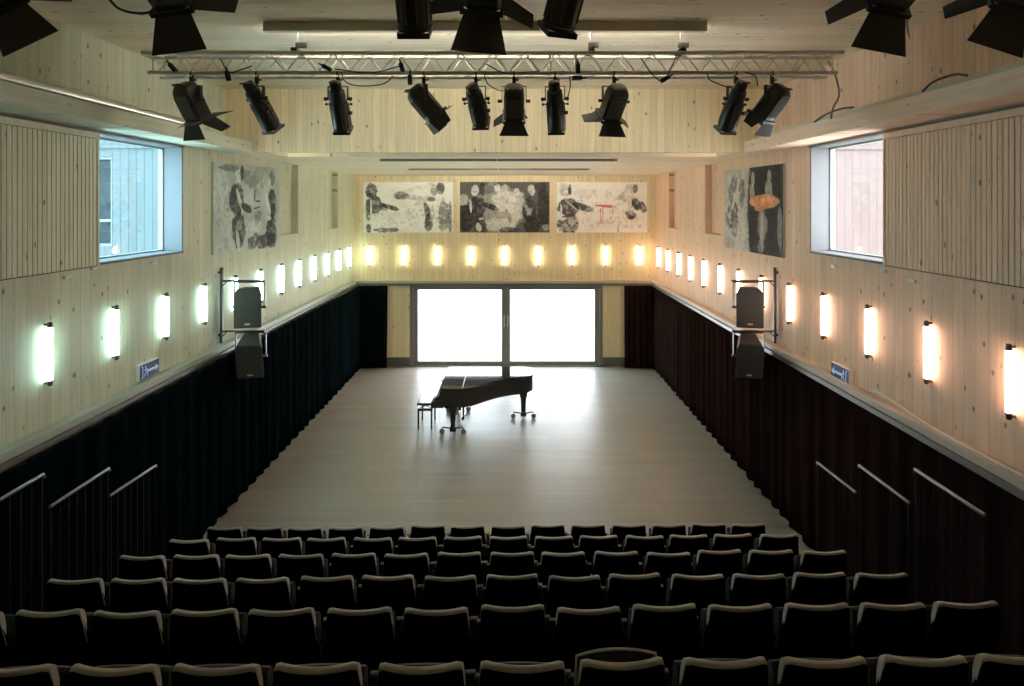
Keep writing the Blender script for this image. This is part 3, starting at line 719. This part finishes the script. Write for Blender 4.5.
def leafshape(w0, w1, L, t=.004):
    return [(-w0/2, 0, -t/2), (w0/2, 0, -t/2), (w1/2, -L, -t/2), (-w1/2, -L, -t/2)], [(-w0/2, 0, t/2), (w0/2, 0, t/2), (w1/2, -L, t/2), (-w1/2, -L, t/2)]
def pc_lamp(loc, pan, tilt, label, sc=1, flare=(35, 35, 35, 35), L=(.19, .19, .15, .15), drop=.26, spin=0, lens=True):
    """plano-convex spotlight with barn doors; aims down then tilted forward"""
    r = empty('stage_spotlight', loc); tag(r, label, 'stage lamp', 'spotlights with barn doors')
    pan, tilt = R(pan), R(tilt)
    clamp_yoke(r, pan, drop, .125*sc)
    T = Matrix.Translation((0, 0, -drop)) @ Matrix.Rotation(pan, 4, 'Z') @ Matrix.Rotation(tilt, 4, 'X') @ Matrix.Rotation(R(spin), 4, 'Z') @ Matrix.Scale(sc, 4)
    # housing: square front easing to a rounded rear; underside faces the hall (-Y)
    secs = []
    for z, w, b, t in ((-.17, .105, .10, .10), (.10, .105, .10, .10), (.14, .1, .09, .095), (.175, .085, .06, .085), (.19, .06, .03, .06)):
        secs.append([(-w, -b*.75, z), (-w*.75, -b, z), (w*.75, -b, z), (w, -b*.75, z), (w, t*.6, z), (w*.6, t, z), (-w*.6, t, z), (-w, t*.6, z)])
    MB(T).loft(secs).build('housing', M['black_metal'], r)
    mb = MB(T)
    for k in range(-3, 4): mb.box((.021*k-.004, -.108, -.13), (.021*k+.004, -.1, .08))
    mb.box((-.085, -.104, -.14), (.085, -.1, .09)); mb.build('ribbed_cover', M['grey_rib'], r)
    MB(T).path(curve_pts([(-.06, -.03, .18), (-.055, -.07, .2), (0, -.08, .205), (.055, -.07, .2), (.06, -.03, .18)], 4), .009, 6).build('handle', M['grey_rib'], r)
    mb = MB(T)
    for a, b in (((-.12, -.12), (.12, -.1)), ((-.12, .1), (.12, .12)), ((-.12, -.1), (-.1, .1)), ((.1, -.1), (.12, .1))): mb.box((a[0], a[1], -.195), (b[0], b[1], -.17))
    mb.build('door_ring', M['black_metal'], r)
    MB(T).lathe([(.088, -.172), (.085, -.178), (.05, -.19), (.01, -.195)], 18).build('lens', M['lens'], r)
    for k in range(4):
        a = k*PI/2; top = k % 2 == 0
        w0, w1, LL = (.2, .31, L[k]) if top else (.17, .12, L[k])
        fl = R(flare[k])
        lo, hi = leafshape(w0, w1, LL)
        Mx = T @ Matrix.Rotation(a, 4, 'Z') @ Matrix.Translation((0, -.115, -.197)) @ Matrix.Rotation(PI/2-fl, 4, 'X')
        MB(Mx).loft([lo, hi]).build('barn_door', M['black_matt'], r)
    return r
def profile_lamp(loc, pan, tilt, label, L=.57, drop=.235, roll=0):
    """slim profile (ellipsoidal) spotlight"""
    r = empty('profile_spotlight', loc); tag(r, label, 'stage lamp', 'profile spotlights')
    pan, tilt = R(pan), R(tilt); clamp_yoke(r, pan, drop, .1)
    T = Matrix.Translation((0, 0, -drop)) @ Matrix.Rotation(pan, 4, 'Z') @ Matrix.Rotation(tilt, 4, 'X')
    k = L/.6
    MB(T).lathe([(.03, .215*k), (.052, .21*k), (.06, .19*k), (.062, .12*k), (.078, .105*k), (.085, .03*k), (.08, .0), (.088, -.02*k)], 16).build('lamp_house', M['black_metal'], r)
    mb = MB(T)
    mb.lathe([(.088, -.02*k), (.092, -.03*k), (.092, -.33*k), (.098, -.335*k), (.098, -.355*k)], 18); mb.build('lens_barrel', M['black_metal'], r)
    mb = MB(T)
    for q in range(9):
        a = 2*PI*q/9; mb.box((-.006, .09, -.31*k), (.006, .1, -.04*k), Matrix.Rotation(a, 4, 'Z'))
    mb.build('barrel_ribs', M['grey_rib'], r)
    mb = MB(T)
    for a, b in (((-.09, -.09), (.09, -.08)), ((-.09, .08), (.09, .09)), ((-.09, -.08), (-.08, .08)), ((.08, -.08), (.09, .08))): mb.box((a[0], a[1], -.385*k), (b[0], b[1], -.355*k))
    mb.build('colour_frame_holder', M['black_metal'], r)
    MB(T).lathe([(.085, -.352*k), (.07, -.36*k), (.01, -.366*k)], 16).build('lens', M['lens'], r)
    mb = MB(T)
    for s in (-1, 1):
        for z in (.0, -.05): mb.cyl((s*.085, 0, z), (s*.135, 0, z), .006, n=6); mb.cyl((s*.12, 0, z), (s*.14, 0, z), .014, n=8)
    mb.cyl((.09, -.02, -.14), (.13, -.02, -.14), .02, n=8); mb.build('shutter_knob', M['black_metal'], r)
    MB(T).path(curve_pts([(-.04, -.02, .2*k), (-.04, -.06, .225*k), (0, -.07, .23*k), (.04, -.06, .225*k), (.04, -.02, .2*k)], 4), .009, 6).build('handle', M['grey_rib'], r)
    return r
YL = TD-hw
def hang(px): return (W(px, 0, YL).x, YL, TZB-.045)
pc_lamp(hang(192), -25, 30, 'spotlight with open barn doors at the left end of the truss', L=(.14, .2, .16, .2), flare=(20, 60, 85, 80), sc=1.08)
profile_lamp(hang(257), -28, 36, 'tilted slim profile spotlight, second lamp from the left on the truss')
profile_lamp(hang(338), 0, 34, 'upright slim profile spotlight, third lamp from the left on the truss')
pc_lamp(hang(424), -72, 42, 'box spotlight turned sideways, fourth lamp from the left on the truss', L=(.13, .12, .06, .14), flare=(0, 10, 75, 0))
profile_lamp(hang(476), -9, 54, 'short profile spotlight aimed forward, fifth lamp from the left on the truss')
pc_lamp(hang(514), 0, 44, 'spotlight with a left and a lower barn door, sixth lamp on the truss', L=(.13, .05, .13, .13), flare=(55, 0, 20, 52))
profile_lamp(hang(555), -10, 34, 'slim profile spotlight left of the wide open barn doors, seventh on the truss')
pc_lamp(hang(614), 14, 46, 'spotlight with wide open barn doors, eighth lamp from the left on the truss', L=(.14, .16, .13, .17), flare=(55, 55, 30, 80))
profile_lamp(hang(736), 14, 34, 'slim profile spotlight, second lamp from the right end of the truss')
pc_lamp(hang(772), 38, 40, 'dark spotlight at the right end of the truss', L=(.14, .1, .12, .1), flare=(10, 20, 40, 20))
# near bar with the large lamps at the top edge
ND, NZ = 3.2, 1.55+H
nb = MB().cyl((XL+.5, ND, NZ), (XR-.5, ND, NZ), .025, n=12).build('lighting_bar', M['alu'])
tag(nb, 'steel bar carrying the nearest row of stage lamps', 'lighting bar')
for x in (-3.2, -.2, 2.8):
    MB().cyl((x, ND, NZ), (x, ND, ZU), .012, n=8).build('drop_rod', M['alu'], nb)
def hangn(px): return (W(px, 0, ND).x, ND, NZ-.045)
pc_lamp(hangn(-24), -10, 56, 'large dark spotlight with barn doors at the upper left corner', flare=(50, 55, 50, 55), L=(.2, .2, .2, .2), spin=40)
pc_lamp(hangn(158), -6, 56, 'large spotlight with barn doors above the left end of the truss', flare=(50, 70, 60, 15), L=(.2, .2, .2, .16), spin=8)
profile_lamp(hangn(409), 0, 34, 'large profile spotlight at the top, left of the central barn doors', L=.62, drop=.2)
pc_lamp(hangn(484), 4, 56, 'large spotlight with barn doors at the top centre above the truss', flare=(50, 60, 60, 70), L=(.2, .2, .2, .2), spin=-6)
profile_lamp(hangn(576), 22, 36, 'large tilted profile spotlight at the top, right of the central barn doors', L=.62, drop=.2)
pc_lamp(hangn(906), 8, 56, 'large spotlight with barn doors above the right end of the truss', flare=(50, 40, 60, 36), L=(.2, .2, .2, .2), spin=-13)
pc_lamp(hangn(1036), 10, 56, 'large spotlight with barn doors at the upper right corner', flare=(50, 50, 60, 36), L=(.2, .2, .2, .2), spin=-24)

# cables and plugs
def cable(pts, d, r, label, m=None, cat='cable', name='cable', group='lamp cables on the truss'):
    q = [W(a, b, d+(c[0] if (c := rest) else 0)) for a, b, *rest in pts]
    o = MB().path(curve_pts(q, 6), r, 6).build(name, m or M['cable']); tag(o, label, cat, group); return o
cd = TD-.16
cable([(393, 76), (383, 84), (360, 86), (346, 82), (341, 72)], cd, .006, 'black cable sagging under the truss beside the third lamp')
cable([(335, 69), (370, 73), (400, 66)], cd, .006, 'black cable lying along the truss left of the middle')
cable([(486, 64), (506, 73), (540, 71)], cd, .006, 'black cable lying in the truss above the sixth lamp')
cable([(484, 74), (488, 84), (498, 90), (506, 91)], cd, .006, 'black cable drooping to the sixth lamp')
cable([(641, 58), (652, 74), (664, 82), (670, 70), (676, 57)], cd, .006, 'black cable hanging in a loop below the truss, right of the middle')
cable([(707, 73), (710, 80), (724, 86), (732, 88)], cd, .006, 'black cable looping to the second lamp from the right')
cable([(745, 72), (755, 76), (758, 86)], cd, .006, 'black cable above the right end lamp')
cable([(220, 58), (229, 72), (240, 70), (252, 66)], cd, .006, 'black cable above the second lamp from the left')
cable([(180, 88), (177, 100), (182, 108)], cd, .006, 'black cable beside the left end lamp')
cable([(567, 100), (570, 88), (570, 76)], cd, .006, 'black cable hanging beside the seventh lamp')
o = cable([(828, 60), (836, 78), (839, 95), (833, 108), (831, 119)], TD+.2, .010, 'thick grey cable hanging from the right end of the truss', M['cable_grey'], group=None) 
def plug(px, py, ang, label, d=cd):
    p = W(px, py, d); T = Matrix.Translation(p) @ Matrix.Rotation(R(ang), 4, 'Y')
    o = MB(T).box((-.022, -.022, -.05), (.022, .022, .05)).cyl((0, 0, .05), (0, 0, .1), .014, .008, 8).build('cable_plug', M['cable'], bevel=.006)
    tag(o, label, 'plug', 'black connectors on the truss')
plug(173, 68, -40, 'black connector in the truss above the left end lamp')
plug(228, 76, -12, 'black connector hanging between the first and second lamps')
plug(327, 68, -60, 'black connector lying on the truss above the third lamp')
plug(402, 68, -15, 'black connector lying in the truss before the fourth lamp')
plug(410, 80, 0, 'small black connector hanging beside the fourth lamp')
plug(578, 69, 0, 'black connector hanging in the truss above the seventh lamp')
plug(577, 78, 88, 'black connector lying flat under the truss beside the seventh lamp')
plug(665, 79, 60, 'black connector in the hanging cable loop')
cable([(105, -6), (118, 8), (135, 13), (152, 11), (160, -4)], ND, .007, 'black cable sagging at the upper left spotlight', group=None)

# light profiles on the ceilings
def profile_light(p0, p1, d, z, label, hgt, dm, hm=None):
    """light profile with an added fill glow: closed housing towards the hall, diffuser towards the stage"""
    xa, xb = W(p0, 0, d).x, W(p1, 0, d).x
    r = empty('linear_ceiling_light', ((xa+xb)/2, d, z)); tag(r, label, 'ceiling light', 'linear ceiling lights'); w = (xb-xa)/2
    MB().box((-w, -.045, -hgt), (w, -.03, 0)).box((-w, -.03, -.012), (w, -.005, 0)).box((-w, -.03, -hgt), (w, .034, -hgt+.01)).build('housing', hm or M['fixture'], r)
    MB().loft([[(x, -.03, -hgt+.01), (x, .03, -hgt+.01), (x, .0, -.012), (x, -.03, -.012)] for x in (-w+.03, w-.03)]).build('fill_glow', dm, r)  # glow added behind the housing to light stage and walls
    for q in (-1, -.02, .98):
        MB().box((q*w, -.05, -hgt-.006), (q*w+.03, .035, 0)).build('end_cap', M['fixture'], r)
profile_light(265, 706, 6.22, ZU, 'long grey light profile on the high ceiling above the truss', .095, M['fill_glow'])
profile_light(380, 617, 11.5, ZC, 'grey light profile on the low ceiling, nearer the bulkhead', .042, M['fill_glow2'], M['fixture_dark'])
profile_light(408, 590, 14.5, ZC, 'grey light profile on the low ceiling, nearer the back wall', .042, M['fill_glow2'], M['fixture_dark'])

# rail on the left ledge, cable tray on the right ledge
o = MB().cyl((-4.27, 2.0, 5.877), (-4.27, 7.8, 5.877), .046, n=14).build('metal_pipe', M['steel']); tag(o, 'long shiny metal pipe lying on the left ledge', 'pipe')
o = MB().box((3.86, 2.0, 5.83), (3.98, 8.9, 5.845)).box((3.86, 2.0, 5.845), (3.866, 8.9, 5.885)).box((3.974, 2.0, 5.845), (3.98, 8.9, 5.885)).build('cable_tray', M['fixture']); tag(o, 'long grey cable tray lying on the right ledge', 'cable tray')
q = [(3.84, 7.6, 5.85), (3.84, 7.35, 5.90), (3.84, 7.0, 5.92), (3.85, 6.75, 5.9)]
tag(MB().path(curve_pts(q), .011).build('cable', M['cable']), 'short black cable on the right ledge below the truss end', 'cable')
q = [(3.84, 5.6, 5.86), (3.84, 5.45, 5.92), (3.84, 5.2, 5.93), (3.84, 5.05, 5.89)]
tag(MB().path(curve_pts(q), .011).build('cable', M['cable']), 'short black cable on the right ledge above the shutter', 'cable')
# white cable lying on the right curtain ledge
q = [(4.25, 7.1, 2.60), (4.23, 6.9, 2.64), (4.23, 6.6, 2.62), (4.2, 6.0, 2.583), (4.18, 5.4, 2.583), (4.2, 4.5, 2.583), (4.19, 3.2, 2.583)]
tag(MB().path(curve_pts(q), .011).build('cable', M['white_clip']), 'pale cable lying along the ledge above the right curtain', 'cable')
# small white wall boxes under the windows
for px, py, X, lab in ((66, 277, XL, 'tiny white box on the left wall under the shutter'), (93, 268, XL, 'tiny white box on the left wall where shutter meets window'), (152.5, 263, XL, 'tiny white box on the left wall under the window'),
                  (835, 266, XR, 'tiny white box on the right wall under the window'), (884.5, 271, XR, 'tiny white box on the right wall where shutter meets window'), (914, 281, XR, 'tiny white box on the right wall under the shutter')):
    d = F*X/(px-CX); z = hz(py, d); s = -1 if X > 0 else 1
    o = MB().box((min(X, X+s*.03), d-.05, z-.02), (max(X, X+s*.03), d+.05, z+.02)).build('wall_sensor', M['white_clip'], bevel=.006); tag(o, lab, 'wall sensor', 'white wall boxes')

# ------------------------------------------------------------------ speakers on wall brackets
def bracket(side, X, s, d):
    r = empty('speaker_bracket', (X, d, 0)); tag(r, 'black steel wall bracket with two arms carrying the %s speakers' % side, 'bracket')
    px = X+s*.06-X
    MB().box((s*.05-.02, -.02, H-2.21), (s*.05+.02, .02, H-1.0)).box((min(0, s*.05), -.015, H-1.1), (max(0, s*.05), .015, H-1.06)).box((min(0, s*.05), -.015, H-2.1), (max(0, s*.05), .015, H-2.06)).build('post', M['black_metal'], r)
    for z in (H-1.215, H-2.02):
        mb = MB().cyl((s*.05, 0, z), (s*.74, 0, z), .017, n=8).cyl((s*.05, 0, z-.1), (s*.14, 0, z), .01, n=6)
        mb.build('arm', M['black_metal'], r)
def speaker(loc, tilt, yaw, s, label, hang_dz):
    """front with grille faces the hall (-Y); origin at its middle"""
    r = empty('loudspeaker', loc); tag(r, label, 'loudspeaker', 'loudspeakers on the wall brackets')
    T = Matrix.Rotation(yaw, 4, 'Z') @ Matrix.Rotation(tilt, 4, 'X')
    w, h, dp = .205, .31, .17
    sec = lambda z, k: [(-w*k, -dp, z), (w*k, -dp, z), (w*.68*k, dp, z), (-w*.68*k, dp, z)]
    MB(T).loft([sec(-h, 1), sec(h-.09, 1), sec(h, .8)]).build('cabinet', M['speaker'], r, bevel=.012)
    MB(T).loft([[(-w+.015, -dp-.008, -h+.02), (w-.015, -dp-.008, -h+.02), (w-.015, -dp-.008, h-.1), (w*.8-.02, -dp-.008, h-.02), (-w*.8+.02, -dp-.008, h-.02), (-w+.015, -dp-.008, h-.1)],
                [(-w+.015, -dp, -h+.02), (w-.015, -dp, -h+.02), (w-.015, -dp, h-.1), (w*.8-.02, -dp, h-.02), (-w*.8+.02, -dp, h-.02), (-w+.015, -dp, h-.1)]]).build('grille', M['speaker_grille'], r)
    MB(T).box((-.04, -dp-.014, -h+.05), (.04, -dp-.008, -h+.075)).build('badge', M['badge'], r)
    mb = MB(); t = .006; hw_ = w+.035; dz = hang_dz
    mb.box((-hw_, -.02, dz-.012), (hw_, .02, dz)).box((-hw_-t, -.02, -.02), (-hw_+t, .02, dz)).box((hw_-t, -.02, -.02), (hw_+t, .02, dz))
    mb.build('yoke', M['black_metal'], r)
    mb = MB()
    for q in (-1, 1): mb.cyl((q*(w-.05), 0, 0), (q*(hw_+.025), 0, 0), .018, n=8)
    mb.cyl((-(hw_+.02), .01, 0), (hw_+.02, .01, 0), .004, n=6)
    mb.build('yoke_axle', M['black_metal'], r)
dL = 9.6
bracket('left', XL, 1, dL); bracket('right', XR, -1, dL)
for side, px in (('left', 249.5), ('right', 748.5)):
    s = 1 if side == 'left' else -1
    p = W(px, 307, dL); speaker(p, R(-2), R(14)*s, s, 'upper black loudspeaker on the %s wall bracket' % side, H-1.232-p.z)
    p = W(px+(1.5 if side == 'left' else 0), 355.5, dL); speaker(p, R(20), R(14)*s, s, 'lower tilted black loudspeaker on the %s wall bracket' % side, H-2.037-p.z)

# ------------------------------------------------------------------ illuminated exit signs
def exit_sign(X, s, dn, df, zmid, label):
    d = (dn+df)/2; r = empty('exit_sign', (X, d, zmid)); tag(r, label, 'exit sign', 'blue illuminated exit signs'); w = (df-dn)/2; h = .1
    def bx(mb, xa, xb, ya, yb, za, zb): mb.box((min(s*xa, s*xb), ya, za), (max(s*xa, s*xb), yb, zb))
    mb = MB(); bx(mb, 0, .05, -w, w, -h, h); mb.build('box', M['white_clip'], r, bevel=.006)
    mb = MB(); bx(mb, .05, .056, -w+.008, w-.008, -h+.008, h-.008); face = mb.build('face', M['sign_blue'], r)
    # pictogram: door at the near end, arrow pointing along the wall
    mb = MB(); x0_, x1_ = .056, .059
    bx(mb, x0_, x1_, -w+.05, -w+.062, -.075, .075); bx(mb, x0_, x1_, -w+.03, -w+.05, .062, .075); bx(mb, x0_, x1_, -w+.03, -w+.05, -.075, -.062)
    bx(mb, x0_, x1_, -w+.15, w-.07, -.02, .012)
    hx = w-.07
    tri = [(hx-.01, -.05), (hx-.01, .042), (hx+.055, -.004)]
    mb.loft([[(s*x0_, a, b) for a, b in tri], [(s*x1_, a, b) for a, b in tri]])
    # running figure
    f = -w+.115
    mb.loft([[(s*x, f+.012*math.cos(t), .055+.014*math.sin(t)) for t in [2*PI*k/8 for k in range(8)]] for x in (x0_, x1_)])
    for (a, b) in (((f, .04), (f+.01, -.01)), ((f+.01, -.01), (f+.04, -.035)), ((f+.04, -.035), (f+.035, -.07)), ((f+.01, -.01), (f-.015, -.04)), ((f-.015, -.04), (f-.04, -.06)), ((f, .035), (f+.035, .015)), ((f, .035), (f-.025, .01))):
        mb.cyl((s*.0575, a[0], a[1]), (s*.0575, b[0], b[1]), .006, n=5)
    mb.build('pictogram', M['sign_white'], face)
exit_sign(XL, 1, dl(135.5, XL), dl(155, XL), hz(369.5, dl(145, XL)), 'small blue exit sign with white arrow on the left wall above the ledge')
exit_sign(XR, -1, dl(853, XR), dl(835, XR), hz(373.5, dl(844, XR)), 'small blue exit sign with white arrow on the right wall above the ledge')

# ------------------------------------------------------------------ daylight, camera, view
w = bpy.data.worlds.new('sky'); S.world = w; w.use_nodes = True; nt = w.node_tree
bg = nt.nodes['Background']; tc = nt.nodes.new('ShaderNodeTexCoord'); sp = nt.nodes.new('ShaderNodeSeparateXYZ')
nt.links.new(tc.outputs['Generated'], sp.inputs[0])
rp = nt.nodes.new('ShaderNodeValToRGB'); rp.color_ramp.elements[0].color = (.66, .9, 1, 1); rp.color_ramp.elements[1].color = (1, .86, .86, 1)
e = rp.color_ramp.elements.new(.5); e.color = (.86, .94, 1, 1)
mr = nt.nodes.new('ShaderNodeMapRange'); mr.inputs['From Min'].default_value = -.8; mr.inputs['From Max'].default_value = .8
nt.links.new(sp.outputs[0], mr.inputs['Value']); nt.links.new(mr.outputs[0], rp.inputs['Fac']); nt.links.new(rp.outputs[0], bg.inputs['Color'])
bg.inputs['Strength'].default_value = 9

cam = bpy.data.cameras.new('camera'); co = bpy.data.objects.new('camera', cam); C.objects.link(co)
co.location = (0, 0, H); co.rotation_euler = (PI/2, 0, 0)
cam.sensor_width = 36; cam.lens = F/1024*36; cam.shift_x = (512-CX)/1024; cam.shift_y = (CY-343)/1024
cam.clip_start = .05; cam.clip_end = 200
S.camera = co
vs = S.view_settings; vs.view_transform = 'Standard'; vs.look = 'None'; vs.gamma = 1; vs.use_curve_mapping = False; vs.exposure = .5
S.cycles.use_denoising = True
S.cycles.max_bounces = 10; S.cycles.diffuse_bounces = 6; S.cycles.transparent_max_bounces = 12
S.cycles.sample_clamp_indirect = 8
